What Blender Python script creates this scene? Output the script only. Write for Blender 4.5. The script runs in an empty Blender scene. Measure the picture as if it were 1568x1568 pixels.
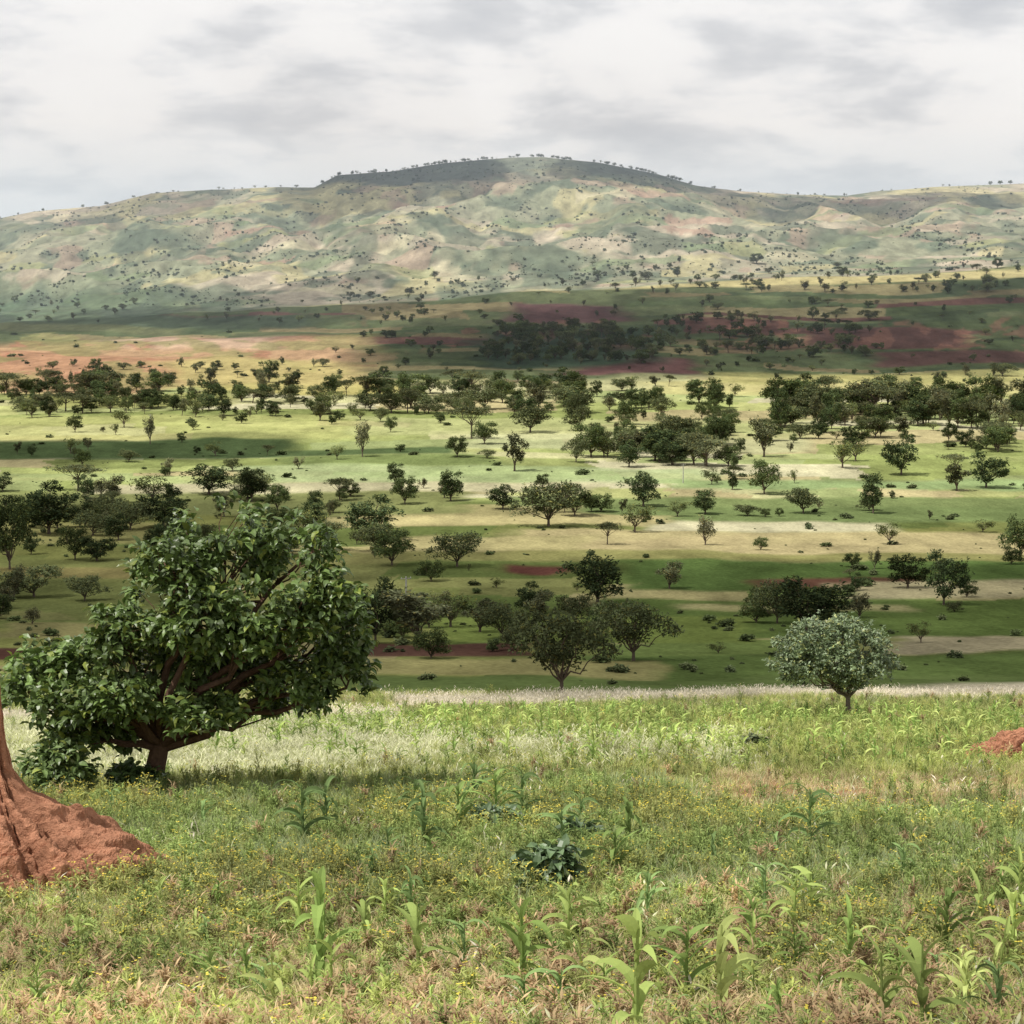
import bpy, math, numpy as np, time
T0=time.time()
scene=bpy.context.scene
F=2926.0
TILT=math.atan((784-450)/F)
ct,st=math.cos(TILT),math.sin(TILT)

# ------------------------------------------------------------------ helpers
def lin(c):
    c=np.array(c,float)/255.0
    return np.where(c<=0.04045,c/12.92,((c+0.055)/1.055)**2.4)
K=1.8
def alb(r,g,b,d=.10):
    c=lin((r,g,b))/K; m=c.mean(); return c*(1-d)+m*d
def sm(a,b,x):
    t=np.clip((x-a)/(b-a),0,1); return t*t*(3-2*t)
def hsh(i,j,s=0):
    i=np.asarray(i).astype(np.int64); j=np.asarray(j).astype(np.int64)
    h=(i*374761393+j*668265263+s*974711+12345)&0xffffffff
    h=((h^(h>>13))*1274126177)&0xffffffff
    h=((h^(h>>16))*2246822519)&0xffffffff
    return ((h^(h>>15))&0xffffff)/float(0x1000000)
def vn(x,y,s=0):
    xi=np.floor(x); yi=np.floor(y); fx=x-xi; fy=y-yi
    fx=fx*fx*(3-2*fx); fy=fy*fy*(3-2*fy)
    a=hsh(xi,yi,s); b=hsh(xi+1,yi,s); c=hsh(xi,yi+1,s); d=hsh(xi+1,yi+1,s)
    return (a*(1-fx)+b*fx)*(1-fy)+(c*(1-fx)+d*fx)*fy
def fbm(x,y,o=4,s=0):
    v=0;a=0.5;n=0
    for k in range(o):
        v=v+a*vn(x,y,s+k*17); n+=a; x=x*2.03+5.1; y=y*2.03+1.7; a*=0.5
    return v/n

# ------------------------------------------------------------------ terrain profile (slope below eye level vs distance)
KN=[(15,1568),(24,1400),(32,1300),(44,1215),(62,1150),(88,1100),(125,1060),(160,1035),(190,1000),(255,930),(310,880),
 (380,830),(460,780),(570,720),(660,680),(780,640),(930,600),(1100,560),(1350,500),(1650,440),(1850,441),(2000,425),(2300,385),
 (2650,342),(3000,300),(3300,268),(3600,237),(4200,300),(6000,400),(14000,446)]
ky=np.array([k[0] for k in KN],float); kp=np.array([k[1] for k in KN],float)
ly=np.linspace(math.log(15),math.log(14000),1500)
pr=np.interp(ly,np.log(ky),kp)
kern=np.exp(-np.linspace(-2,2,21)**2); kern/=kern.sum()
prs=np.convolve(np.pad(pr,10,mode='edge'),kern,mode='valid')
prs[:30]=pr[:30]
def slope(p):
    b=(p-784)/F
    return (st+b*ct)/(ct-b*st)
SX=[-600,0,60,160,240,330,430,485,520,600,660,740,780,830,910,1000,1060,1130,1200,1290,1340,1420,1500,1568,2200]
SY=[345,333,320,312,292,285,282,283,264,258,248,239,236,236,244,262,280,290,295,297,290,283,280,278,300]
def rows(u,y):
    px=784+u*F
    b=np.interp(np.log(np.maximum(y,15)),ly,prs)
    R=np.interp(px,[0,560,900,1100,1568],[496,465,441,430,406])
    S=np.interp(px,SX,SY)
    w=sm(1050,1650,y)
    h=(440-b)/(440-237.0)
    ph=R+(S-R)*np.clip(h,-1,1)
    pm=b+(R-440)*w
    p=np.where(y>1650,np.where(y>3600,S+(b-237),ph),pm)
    return p,px
def height(x,y):
    x=np.asarray(x,float); y=np.asarray(y,float)
    yy=np.maximum(y,15.0)
    u=x/yy
    u=np.clip(u,-1.2,1.2)
    yh=yy+sm(1900,2600,yy)*(vn(u*9+3,yy*0+0.5,5)-0.5)*300*(1-sm(4500,8000,yy))
    p,px=rows(u,yh)
    z=-slope(p)*yy
    n1=fbm(x/14.0+50,y/14.0+9,2,3)-0.5
    n2=fbm(x/80.0+70,y/80.0+19,3,8)-0.5
    rg=fbm(x/190.0+7,y/420.0+3,5,21); rg=0.5-np.abs(rg-0.5)*2.4
    z=z+n1*2*np.interp(yy,[0,30,120,300],[0.08,0.15,0.35,0.0])+n2*2*np.interp(yy,[80,250,1000,1500,2200,2400],[0,0.9,1.5,4,4,0])+(rg-0.15)*np.interp(yy,[1900,2400,3000,3300,3450,3700,9000],[0,60,54,22,3,3,30])
    z0=-slope(np.array(1568.0))*15
    zz=np.where(y<15, np.interp(y,[-60,0,4,9,15],[-1.2,-1.8,-2.3,-3.9,z0])+ (z-z0)*np.clip(y/15,0,1), z)
    return zz
def at(px,p):
    """world ground point found along a surveyed bearing / depression"""
    b=(p-784)/F; u=((px-784)/F)/(ct-b*st); s=slope(p)
    y=np.exp(np.linspace(math.log(10),math.log(4300),2600))
    z=height(u*y,y)
    hit=z>=-s*y
    k=np.argmax(hit) if hit.any() else int(np.argmax(z/y))
    return np.array([u*y[k],y[k],z[k]])
def at_fast(px,p):
    px=np.asarray(px,float); p=np.asarray(p,float)
    b=(p-784)/F; u=((px-784)/F)/(ct-b*st); s=slope(p)
    y=np.full(px.shape,0.0); live=np.arange(len(px))
    for f in np.exp(np.linspace(math.log(90),math.log(3900),260)):
        z=height(u[live]*f,np.full(len(live),f)); hit=(z>=-s[live]*f)
        y[live[hit]]=f*0.998; live=live[~hit]
        if len(live)==0: break
    ok=y>0
    y=y*(1+np.random.default_rng(3).uniform(-.006,.006,len(y)))
    x=u*y
    return x[ok],y[ok],height(x[ok],y[ok])

# ------------------------------------------------------------------ materials
def newmat(name):
    m=bpy.data.materials.new(name); m.use_nodes=True
    nt=m.node_tree; nt.nodes.clear()
    return m,nt,nt.nodes,nt.links
def foliage_mat(name,rough=0.55,spec=0.25,transl=0.25,patch=0.15,rand=0.35,glossy=False):
    m,nt,N,L=newmat(name)
    out=N.new('ShaderNodeOutputMaterial')
    at_=N.new('ShaderNodeAttribute'); at_.attribute_name='Col'
    oi=N.new('ShaderNodeObjectInfo')
    mr=N.new('ShaderNodeMapRange'); mr.inputs['To Min'].default_value=1-rand; mr.inputs['To Max'].default_value=1+rand
    L.new(oi.outputs['Random'],mr.inputs['Value'])
    geo=N.new('ShaderNodeNewGeometry')
    no=N.new('ShaderNodeTexNoise'); no.inputs['Scale'].default_value=patch; no.inputs['Detail'].default_value=1
    L.new(geo.outputs['Position'],no.inputs['Vector'])
    m2=N.new('ShaderNodeMapRange'); m2.inputs['From Min'].default_value=0.3; m2.inputs['From Max'].default_value=0.7
    m2.inputs['To Min'].default_value=0.75; m2.inputs['To Max'].default_value=1.25
    L.new(no.outputs['Fac'],m2.inputs['Value'])
    mu=N.new('ShaderNodeMath'); mu.operation='MULTIPLY'; L.new(mr.outputs[0],mu.inputs[0]); L.new(m2.outputs[0],mu.inputs[1])
    vm=N.new('ShaderNodeVectorMath'); vm.operation='SCALE'; L.new(at_.outputs['Color'],vm.inputs[0]); L.new(mu.outputs[0],vm.inputs['Scale'])
    if glossy:
        pb=N.new('ShaderNodeBsdfPrincipled'); pb.inputs['Roughness'].default_value=rough; pb.inputs['Specular IOR Level'].default_value=spec
        L.new(vm.outputs[0],pb.inputs['Base Color'])
    else:
        pb=N.new('ShaderNodeBsdfDiffuse'); L.new(vm.outputs[0],pb.inputs['Color'])
    tr=N.new('ShaderNodeBsdfTranslucent'); L.new(vm.outputs[0],tr.inputs['Color'])
    mx=N.new('ShaderNodeMixShader'); mx.inputs[0].default_value=transl
    L.new(pb.outputs[0],mx.inputs[1]); L.new(tr.outputs[0],mx.inputs[2]); L.new(mx.outputs[0],out.inputs['Surface'])
    return m
def solid_mat(name,scale=6,rough=0.9,bump=0.4,lo=.55,hi=1.4):
    m,nt,N,L=newmat(name)
    out=N.new('ShaderNodeOutputMaterial')
    at_=N.new('ShaderNodeAttribute'); at_.attribute_name='Col'
    tc=N.new('ShaderNodeTexCoord')
    no=N.new('ShaderNodeTexNoise'); no.inputs['Scale'].default_value=scale; no.inputs['Detail'].default_value=6; no.inputs['Roughness'].default_value=0.72
    L.new(tc.outputs['Object'],no.inputs['Vector'])
    mr=N.new('ShaderNodeMapRange'); mr.inputs['From Min'].default_value=0.25; mr.inputs['From Max'].default_value=0.75
    mr.inputs['To Min'].default_value=lo; mr.inputs['To Max'].default_value=hi; L.new(no.outputs['Fac'],mr.inputs['Value'])
    vm=N.new('ShaderNodeVectorMath'); vm.operation='SCALE'; L.new(at_.outputs['Color'],vm.inputs[0]); L.new(mr.outputs[0],vm.inputs['Scale'])
    pb=N.new('ShaderNodeBsdfDiffuse'); L.new(vm.outputs[0],pb.inputs['Color'])
    bu=N.new('ShaderNodeBump'); bu.inputs['Strength'].default_value=bump; bu.inputs['Distance'].default_value=0.2
    L.new(no.outputs['Fac'],bu.inputs['Height']); L.new(bu.outputs[0],pb.inputs['Normal'])
    L.new(pb.outputs[0],out.inputs['Surface'])
    return m
M_leaf=foliage_mat('leaf_glossy',0.42,0.5,0.18,0.5,0.0,True)
M_fol=foliage_mat('foliage',0.6,0.2,0.2,0.1,0.38)
M_grass=foliage_mat('grass_blades',0.55,0.25,0.35,0.25,0.25)
M_bark=solid_mat('bark',5,0.95,0.5)
M_soil=solid_mat('red_soil',5,0.95,1.0,.65,1.4)

# ------------------------------------------------------------------ geometry builder (all quads)
class Geo:
    def __init__(s): s.v=[];s.q=[];s.c=[];s.m=[];s.n=0
    def add(s,v,q,c,m=0):
        v=np.asarray(v,float).reshape(-1,3); q=np.asarray(q,int).reshape(-1,4)
        c=np.asarray(c,float)
        if c.ndim==1: c=np.tile(c,(len(v),1))
        s.v.append(v); s.q.append(q+s.n); s.c.append(c); s.m.append(np.full(len(q),m)); s.n+=len(v)
    def mesh(s,name,mats,smooth=False):
        v=np.concatenate(s.v); q=np.concatenate(s.q); c=np.concatenate(s.c); mi=np.concatenate(s.m)
        me=bpy.data.meshes.new(name)
        me.vertices.add(len(v)); me.vertices.foreach_set('co',v.astype(np.float32).ravel())
        me.loops.add(len(q)*4); me.loops.foreach_set('vertex_index',q.astype(np.int32).ravel())
        me.polygons.add(len(q)); me.polygons.foreach_set('loop_start',(np.arange(len(q))*4).astype(np.int32))
        me.update(calc_edges=True)
        for m in mats: me.materials.append(m)
        me.polygons.foreach_set('material_index',mi.astype(np.int32))
        me.polygons.foreach_set('use_smooth',np.full(len(q),smooth))
        a=me.color_attributes.new('Col','FLOAT_COLOR','POINT')
        cc=np.ones((len(v),4),np.float32); cc[:,:3]=c; a.data.foreach_set('color',cc.ravel())
        me.update(); return me
def ribbon(g,pos,az,el,L,W,curl,segs,prof,col,mat=0,roll=None,fold=0.0):
    N=len(pos); az=np.broadcast_to(az,(N,)).astype(float); el=np.broadcast_to(el,(N,)).astype(float).copy()
    L=np.broadcast_to(L,(N,)).astype(float); W=np.broadcast_to(W,(N,)).astype(float); curl=np.broadcast_to(curl,(N,)).astype(float)
    roll=np.zeros(N) if roll is None else roll
    P=np.array(pos,float); k=3 if fold else 2
    V=np.zeros((N,segs+1,k,3))
    for i in range(segs+1):
        d=np.stack([np.cos(el)*np.cos(az),np.cos(el)*np.sin(az),np.sin(el)],1)
        s=np.stack([-np.sin(az),np.cos(az),np.zeros(N)],1); up=np.cross(d,s)
        sd=s*np.cos(roll)[:,None]+up*np.sin(roll)[:,None]; nn=np.cross(d,sd)
        w=(W*prof[i]*0.5)[:,None]
        if fold:
            V[:,i,0]=P+sd*w+nn*w*fold; V[:,i,1]=P; V[:,i,2]=P-sd*w+nn*w*fold
        else:
            V[:,i,0]=P+sd*w; V[:,i,1]=P-sd*w
        P=P+d*(L/segs)[:,None]; el=el-curl/segs
    base=(np.arange(N)*(segs+1)*k)[:,None,None]
    ii=np.arange(segs)[None,:,None]; jj=np.arange(k-1)[None,None,:]
    a=base+ii*k+jj
    q=np.stack([a,a+1,a+k+1,a+k],-1).reshape(-1,4)
    col=np.asarray(col,float)
    if col.ndim==1: col=np.tile(col,(N,1))
    g.add(V.reshape(-1,3),q,np.repeat(col,(segs+1)*k,0),mat)
def tube(g,pts,rad,col,mat=0,sides=6):
    pts=np.array(pts,float); n=len(pts); V=[]
    for i in range(n):
        d=pts[min(i+1,n-1)]-pts[max(i-1,0)]; d/=np.linalg.norm(d)+1e-9
        a=np.cross(d,[0.3,0.9,0.1]); a/=np.linalg.norm(a)+1e-9; b=np.cross(d,a)
        for k in range(sides):
            t=2*math.pi*k/sides; V.append(pts[i]+rad[i]*(a*math.cos(t)+b*math.sin(t)))
    q=[]
    for i in range(n-1):
        for k in range(sides):
            q.append((i*sides+k,i*sides+(k+1)%sides,(i+1)*sides+(k+1)%sides,(i+1)*sides+k))
    g.add(V,q,col,mat)
def bent(p0,p1,n,r,amt):
    p0=np.array(p0,float);p1=np.array(p1,float); t=np.linspace(0,1,n)[:,None]
    L=np.linalg.norm(p1-p0); o=r.normal(0,amt*L,(n,3))*np.sin(t*math.pi)
    return p0+(p1-p0)*t+o
def link(name,me,loc=(0,0,0),sc=(1,1,1),rz=0,parent=None):
    o=bpy.data.objects.new(name,me); o.location=loc; o.scale=sc; o.rotation_euler=(0,0,rz)
    scene.collection.objects.link(o)
    if parent: o.parent=parent
    return o

# ------------------------------------------------------------------ trees
def tree_mesh(name,seed,lobes,fork,base_r,n_ros,per,leaf,col,barkcol,droop=0.5,lean=(0,0),fold=0,matleaf=M_fol,shell=0.45,colvar=0.3,twigs=120,segs=2,hole=.27,wid=.5):
    """lobes: (x,y,z,rx,ry,rz)"""
    r=np.random.default_rng(seed); g=Geo(); lobes=np.array(lobes,float)
    f=np.array([lean[0],lean[1],fork])
    tube(g,[(0,0,-0.5),(0,0,0),(lean[0]*.3,lean[1]*.3,fork*.45),f],[base_r*1.6,base_r*1.25,base_r,base_r*.85],barkcol,1,9)
    vol=lobes[:,3]*lobes[:,4]*lobes[:,5]; wt=(vol**0.75); wt/=wt.sum()
    ends=[]
    for lb in lobes:
        c=lb[:3]; e=c+np.array([0,0,-0.2*lb[5]])
        pts=bent(f-np.array([0,0,r.uniform(0,0.15)*fork]),e,6,r,0.05)
        pts[:,2]+=np.sin(np.linspace(0,math.pi,6))*0.05*np.linalg.norm(e-f)
        tube(g,pts,np.linspace(base_r*.5,base_r*.12,6),barkcol,1,6)
        ends.append(pts)
    idx=r.choice(len(lobes),n_ros,p=wt)
    d=r.normal(size=(n_ros,3)); d/=np.linalg.norm(d,axis=1)[:,None]
    low=d[:,2]<-0.5; d[low,2]*=r.uniform(-.6,1,low.sum())
    rr=(shell+(1-shell)*r.random(n_ros)**0.6)
    bump=0.72+0.55*vn(d[:,0]*2.4+idx*3.1+20,d[:,2]*2.4+d[:,1]*2+40,seed)
    lb=lobes[idx]; P=lb[:,:3]+d*lb[:,3:6]*(rr*bump)[:,None]
    hol=vn(P[:,0]*.4/leaf+9,P[:,2]*.4/leaf+P[:,1]*0.3+5,seed+3)
    keep=hol>hole; P=P[keep]; d=d[keep]; idx=idx[keep]; n=len(P)
    for i in r.choice(n,min(twigs,n),replace=False):
        pts=ends[idx[i]]; s=pts[r.integers(3,6)]
        tube(g,bent(s,P[i],4,r,0.06),np.linspace(base_r*.10,base_r*.03,4),barkcol,1,4)
    clump=0.7+0.6*r.random(n)
    Pn=np.repeat(P,per,0); dn=np.repeat(d,per,0)
    az=np.arctan2(dn[:,1],dn[:,0])+r.normal(0,1.3,len(Pn)); el=r.normal(0.25,0.5,len(Pn))
    Pn=Pn+r.normal(0,leaf*0.28,Pn.shape)
    LL=leaf*r.uniform(0.7,1.25,len(Pn))
    c=np.repeat(clump,per)*r.uniform(1-colvar,1+colvar,len(Pn))
    cc=np.array(col)[None,:]*c[:,None]; y=r.random(len(Pn))<0.14; cc[y]*=np.array([1.6,1.3,0.9])
    prof={2:[.25,1,.1],3:[.2,1,.75,.05]}[segs]
    ribbon(g,Pn,az,el,LL,LL*wid,droop*r.uniform(0.5,1.6,len(Pn))*2,segs,prof,cc,0,roll=r.normal(0,0.5,len(Pn)),fold=fold)
    return g.mesh(name,[matleaf,M_bark])
bark=np.array([0.14,0.11,0.085])
def rand_lobes(r,H,W,cb,n,top=False,wild=.15):
    L=[]
    for i in range(n):
        a=2*math.pi*(i*0.382+r.random()*.1)*1.0; q=r.uniform(0.3,0.75)*W/2 if i else 0
        h=(i+.5)/n
        z=cb+(H-cb)*(0.20+.54*h+r.uniform(-.08,.08))
        q*= math.sqrt(max(.15,1-((h-.4)/.8)**2))
        rx=W*r.uniform(0.14,0.26); rz=(H-cb)*r.uniform(0.13,0.24)
        if top: z=cb+(H-cb)*r.uniform(.5,.75); rz*=.9; q=r.uniform(.1,.78)*W/2
        L.append((q*math.cos(a)+r.normal(0,wild*W*.4),q*math.sin(a)+r.normal(0,wild*W*.4),z,rx,rx*r.uniform(.9,1.1),rz))
    return L
variants=[]
greens=[(0.084,0.112,0.044),(0.110,0.130,0.062),(0.072,0.098,0.042),(0.115,0.130,0.066),(0.16,0.165,0.095),(0.12,0.145,0.058),(0.060,0.084,0.038),(0.13,0.14,0.076)]
spec=[(10,9.5,1.3,13,False,1300),(10,11,1.6,14,False,1400),(10,8,.9,12,False,1200),(10,14,4.2,14,True,1000),(10,6.5,1.2,10,False,500),(10,9,1.8,11,False,520),(10,10,.8,9,False,1300),(10,7,1.5,8,False,800)]
for i,(H,W,cb,n,top,nr) in enumerate(spec):
    r=np.random.default_rng(100+i)
    variants.append(tree_mesh('tree_crown_%d'%i,200+i,rand_lobes(r,H,W,cb,n,top=top,wild=.12+.06*(i%3)),max(1.2,cb*0.95),0.24,nr,4,0.52,greens[i],bark,0.35,twigs=45,shell=0.3))
def bush_mesh(name,seed,col,n=45,leaf=0.55):
    r=np.random.default_rng(seed); g=Geo()
    tube(g,[(0,0,-0.8),(0.1,0,1.0)],[.16,.1],bark,1,5)
    lob=np.array([(0,0,1.3,1.5,1.5,1.2),(1.0,.3,.9,1.0,1.0,.9),(-.9,-.4,1.0,1.1,1.1,1.0)])
    k=r.integers(0,3,n*4); d=r.normal(size=(n*4,3)); d/=np.linalg.norm(d,axis=1)[:,None]
    P=lob[k,:3]+d*lob[k,3:]*r.random((n*4,1))**.4
    c=np.array(col)[None]*r.uniform(.6,1.4,(n*4,1))
    ribbon(g,P,r.uniform(0,6.3,n*4),r.normal(.2,.5,n*4),leaf*1.4,leaf,0.8,2,[.4,1,.2],c,0,roll=r.normal(0,.6,n*4))
    return g.mesh(name,[M_fol,M_bark])
bushes=[bush_mesh('bush_a',1,(0.085,0.11,0.045)),bush_mesh('bush_b',2,(0.11,0.13,0.06)),bush_mesh('bush_c',3,(0.08,0.10,0.048),35)]
scrubs=[bush_mesh('scrub_a',4,(0.13,0.16,0.11),35),bush_mesh('scrub_b',5,(0.17,0.19,0.13),35),bush_mesh('scrub_c',6,(0.10,0.13,0.10),30)]  # hill scrub, greens paled and blued to paint in distance haze

def scatter(name,meshes,xyz,scale,rot=None,idx=None,seed=0):
    r=np.random.default_rng(seed+991); n=len(xyz)
    col=bpy.data.collections.new(name+'_kinds')
    for k,me in enumerate(meshes):
        col.objects.link(bpy.data.objects.new('%s_kind_%02d'%(name,k),me))
    me=bpy.data.meshes.new(name); me.vertices.add(n); me.vertices.foreach_set('co',np.asarray(xyz,np.float32).ravel())
    if rot is None:
        rot=np.zeros((n,3)); rot[:,2]=r.uniform(0,6.283,n); rot[:,:2]=r.normal(0,0.08,(n,2))
    scale=np.asarray(scale,float)
    if scale.ndim==1: scale=np.repeat(scale[:,None],3,1)
    if idx is None: idx=r.integers(0,len(meshes),n)
    a=me.attributes.new('rot','FLOAT_VECTOR','POINT'); a.data.foreach_set('vector',rot.astype(np.float32).ravel())
    a=me.attributes.new('scl','FLOAT_VECTOR','POINT'); a.data.foreach_set('vector',scale.astype(np.float32).ravel())
    a=me.attributes.new('kind','INT','POINT'); a.data.foreach_set('value',np.asarray(idx,np.int32))
    o=bpy.data.objects.new(name,me); scene.collection.objects.link(o)
    ng=bpy.data.node_groups.new(name+'_scatter','GeometryNodeTree')
    ng.interface.new_socket('Geometry',in_out='INPUT',socket_type='NodeSocketGeometry')
    ng.interface.new_socket('Geometry',in_out='OUTPUT',socket_type='NodeSocketGeometry')
    N=ng.nodes; L=ng.links
    gi=N.new('NodeGroupInput'); go=N.new('NodeGroupOutput')
    ci=N.new('GeometryNodeCollectionInfo'); ci.inputs['Collection'].default_value=col
    ci.inputs['Separate Children'].default_value=True; ci.inputs['Reset Children'].default_value=True
    ip=N.new('GeometryNodeInstanceOnPoints'); ip.inputs['Pick Instance'].default_value=True
    def na(nm,t):
        x=N.new('GeometryNodeInputNamedAttribute'); x.data_type=t; x.inputs['Name'].default_value=nm; return x
    L.new(gi.outputs[0],ip.inputs['Points']); L.new(ci.outputs[0],ip.inputs['Instance'])
    L.new(na('kind','INT').outputs['Attribute'],ip.inputs['Instance Index'])
    L.new(na('rot','FLOAT_VECTOR').outputs['Attribute'],ip.inputs['Rotation'])
    L.new(na('scl','FLOAT_VECTOR').outputs['Attribute'],ip.inputs['Scale'])
    L.new(ip.outputs[0],go.inputs[0])
    md=o.modifiers.new('scatter','NODES'); md.node_group=ng
    return o

# ------------------------------------------------------------------ terrain mesh
py=np.concatenate([np.arange(1568,700,-2.2),np.arange(700,236,-1.2)])
inv_p=prs[:np.argmin(prs)]; inv_y=ly[:np.argmin(prs)]
dec=np.minimum.accumulate(inv_p)
yr=np.exp(np.interp(-py,-dec,inv_y)); yr=np.unique(np.round(yr,3))
yr=np.concatenate([[-60,-30,-10,-3,0,2,4,6,8,10,12,13.5],yr[yr>15],[1700,1750,1800,1850],np.linspace(3650,4600,16),[5000,5600,6500,8000,10000,14000]])
yr=np.unique(yr)
uc=np.linspace(-0.31,0.31,680); sp=np.array([0.34,0.38,0.44,0.52,0.62,0.75,0.95,1.3,2,3.5,6])
uc=np.concatenate([-sp[::-1],uc,sp])
Y,U=np.meshgrid(yr,uc,indexing='ij')
X=U*np.maximum(Y,15)
Z=height(X,Y)
def ground_colour(x,y):
    yy=np.maximum(y,15); u=x/yy; p,px=rows(np.clip(u,-1.2,1.2),yy)
    sh=px.shape
    wob=(fbm(px/170+3,p/40+5,3,31)-.5)
    C=np.zeros(sh+(3,))
    def put(mask,c):
        m=np.clip(mask,0,1)[...,None]
        C[:]=C*(1-m)+np.asarray(c)*m
    def cells(h,lmin,lmax,seed,pal):
        tilt=(vn(px/700+seed,p/160,seed)-.5)*60
        pw=p+tilt+wob*14
        j=np.floor(pw/h+0.35*np.sin(pw/h*1.7))
        ll=lmin+(lmax-lmin)*hsh(j,j*0,seed+1)
        i=np.floor((px+hsh(j,j*0,seed+2)*700+ (pw%h)*(hsh(j,j*0,seed+5)-.5)*5)/ll)
        k=(hsh(i,j,seed+3)*len(pal)).astype(int)
        return np.array(pal)[k]*(0.85+0.3*hsh(i,j,seed+4))[...,None]
    palV=[alb(194,198,125),alb(208,206,148),alb(178,188,112),alb(205,192,138),alb(160,172,98),alb(190,198,128),alb(214,208,165),alb(172,184,118)]
    palN=[alb(155,158,92),alb(120,138,72),alb(175,166,112),alb(138,146,80),alb(150,154,84),alb(112,126,66)]
    palR=[alb(112,120,84),alb(98,112,74),alb(138,128,92),alb(118,86,76),alb(108,118,80),alb(155,146,104),alb(90,104,72),alb(98,110,74)]
    cN=cells(20,160,520,11,palN); cV=cells(11,90,420,23,palV); cR=cells(8,80,300,37,palR)
    C[:]=cN
    w=(sm(790,765,p+wob*30))[...,None]; C[:]=C*(1-w)+cV*w
    w=(sm(590,572,p+wob*40))[...,None]; C[:]=C*(1-w)+cR*w
    def band(p0,p1,x0,x1,c,e=2.0,tilt=0.0,wb=14,ex=25,st_=1.0):
        pp=p-tilt*(px-784)/784+wob*wb
        xx=px+(fbm(px/60,p/9,2,55)-.5)*90
        m=sm(p0-e,p0+e,pp)*(1-sm(p1-e,p1+e,pp))*sm(x0-ex,x0+ex,xx)*(1-sm(x1-ex,x1+ex,xx))*st_
        put(m,c)
    BIG=5000
    band(640,672,-BIG,560,alb(198,200,122),st_=.7); band(672,702,-BIG,450,alb(96,116,72)); band(688,700,430,700,alb(100,120,74))
    band(700,716,420,760,alb(136,152,88)); band(716,742,350,1100,alb(178,196,135),st_=.8); band(742,756,140,900,alb(205,198,155))
    band(735,750,1050,1700,alb(160,182,118)); band(640,668,560,1250,alb(202,206,138),st_=.7); band(668,690,700,1240,alb(207,210,155),st_=.7)
    band(587,598,560,760,alb(228,222,172)); band(584,606,1000,1700,alb(214,206,135),st_=.8); band(570,588,1080,1700,alb(194,190,116),st_=.8)
    band(585,605,300,620,alb(208,198,118)); band(603,625,0,360,alb(168,170,100))
    band(756,790,-BIG,700,alb(140,146,88)); band(762,778,760,1700,alb(136,152,92)); band(776,800,900,1700,alb(126,144,86))
    band(793,808,560,1000,alb(204,192,132)); band(800,815,1000,1360,alb(217,210,168)); band(815,858,780,1750,alb(204,188,135),st_=.85)
    band(826,850,560,900,alb(186,176,120)); band(848,862,300,1700,alb(150,148,88))
    band(800,830,-BIG,260,alb(176,172,104)); band(850,950,-BIG,240,alb(125,130,74),st_=.8); band(862,880,0,220,alb(148,138,84))
    band(868,880,760,860,alb(125,80,68)); band(862,905,960,1750,alb(98,122,62)); band(887,899,1180,1420,alb(112,78,62))
    band(893,914,1290,1800,alb(195,184,138)); band(918,978,900,1800,alb(104,124,62)); band(924,932,1060,1400,alb(180,174,118))
    band(940,985,660,1150,alb(128,144,70)); band(977,1002,1370,1900,alb(192,180,140)); band(952,975,0,560,alb(160,154,98))
    band(988,1010,540,830,alb(102,74,62)); band(990,1010,-BIG,80,alb(98,68,58)); band(1006,1048,880,1800,alb(104,124,64))
    band(1014,1038,540,1010,alb(168,162,102)); band(1040,1062,-BIG,1900,alb(108,126,68))
    band(1082,1100,-BIG,640,alb(214,204,172),3,-10,5); band(1063,1082,560,BIG,alb(214,202,172),3,-13,5)
    band(506,582,-BIG,560,alb(206,168,126),5,-20,30,60,1); band(540,578,-BIG,300,alb(200,150,114),5,0,30,60,.8); band(512,528,180,420,alb(222,190,160),4,-6,10,40,.8)
    g=fbm(px/44,p/12,4,77); gm=sm(.57,.68,g)*sm(512,525,p)*(1-sm(575,590,p))*(1-sm(380,560,px))
    put(gm*.6,alb(188,124,98)); put(sm(.52,.62,fbm(px/60+7,p/12,4,78))*sm(505,515,p)*(1-sm(588,600,p))*(1-sm(500,640,px))*.7,alb(162,160,100))
    band(548,600,250,560,alb(208,196,122),5,0,25,60,.8)
    band(484,500,-BIG,480,alb(88,102,78)); band(500,508,-BIG,300,alb(116,122,84))
    band(464,492,770,960,alb(106,78,76)); band(550,574,860,1070,alb(116,84,80)); band(500,530,1230,1480,alb(114,84,76)); band(536,558,1340,1720,alb(112,84,76))
    band(505,560,740,1000,alb(76,94,72),5,0,20,40)
    gm=sm(.58,.66,fbm(px/30,p/13,4,79))*sm(485,492,p)*(1-sm(530,545,p))*sm(500,620,px); put(gm*.6,alb(156,112,94))
    band(428,444,880,BIG,alb(210,198,138),2,-16,5); band(412,424,1350,BIG,alb(155,160,108),2,-10,5)
    # ---- the hill: dry pasture, scrub, small plots paled with painted haze; wooded cap with painted cloud shade
    hill=np.where(yy>1660,1.0,0.0)
    n=fbm(x/170,y/330,5,91); n2=fbm(x/55+3,y/110,4,92); n3=fbm(x/420,y/500,3,93)
    tan=alb(206,194,168); grn=alb(158,166,134); drk=alb(112,128,106); yel=alb(210,202,150); red=alb(198,170,148)
    H=np.zeros_like(C)+tan
    def hp(m,c): 
        m=np.clip(m,0,1)[...,None]; H[:]=H*(1-m)+np.asarray(c)*m
    hp(sm(.44,.58,n3)*.7,grn); hp(sm(.48,.58,n)*.8,grn); hp(sm(.53,.62,n2)*.8,drk); hp(sm(.58,.62,fbm(x/90+40,y/200,4,94))*.8,yel); hp(sm(.64,.68,fbm(x/60+20,y/150,4,95))*.6,red)
    pl=np.array([yel,grn,tan,alb(180,184,128),grn,alb(142,160,118),alb(220,212,174),alb(198,164,142)])
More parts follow.
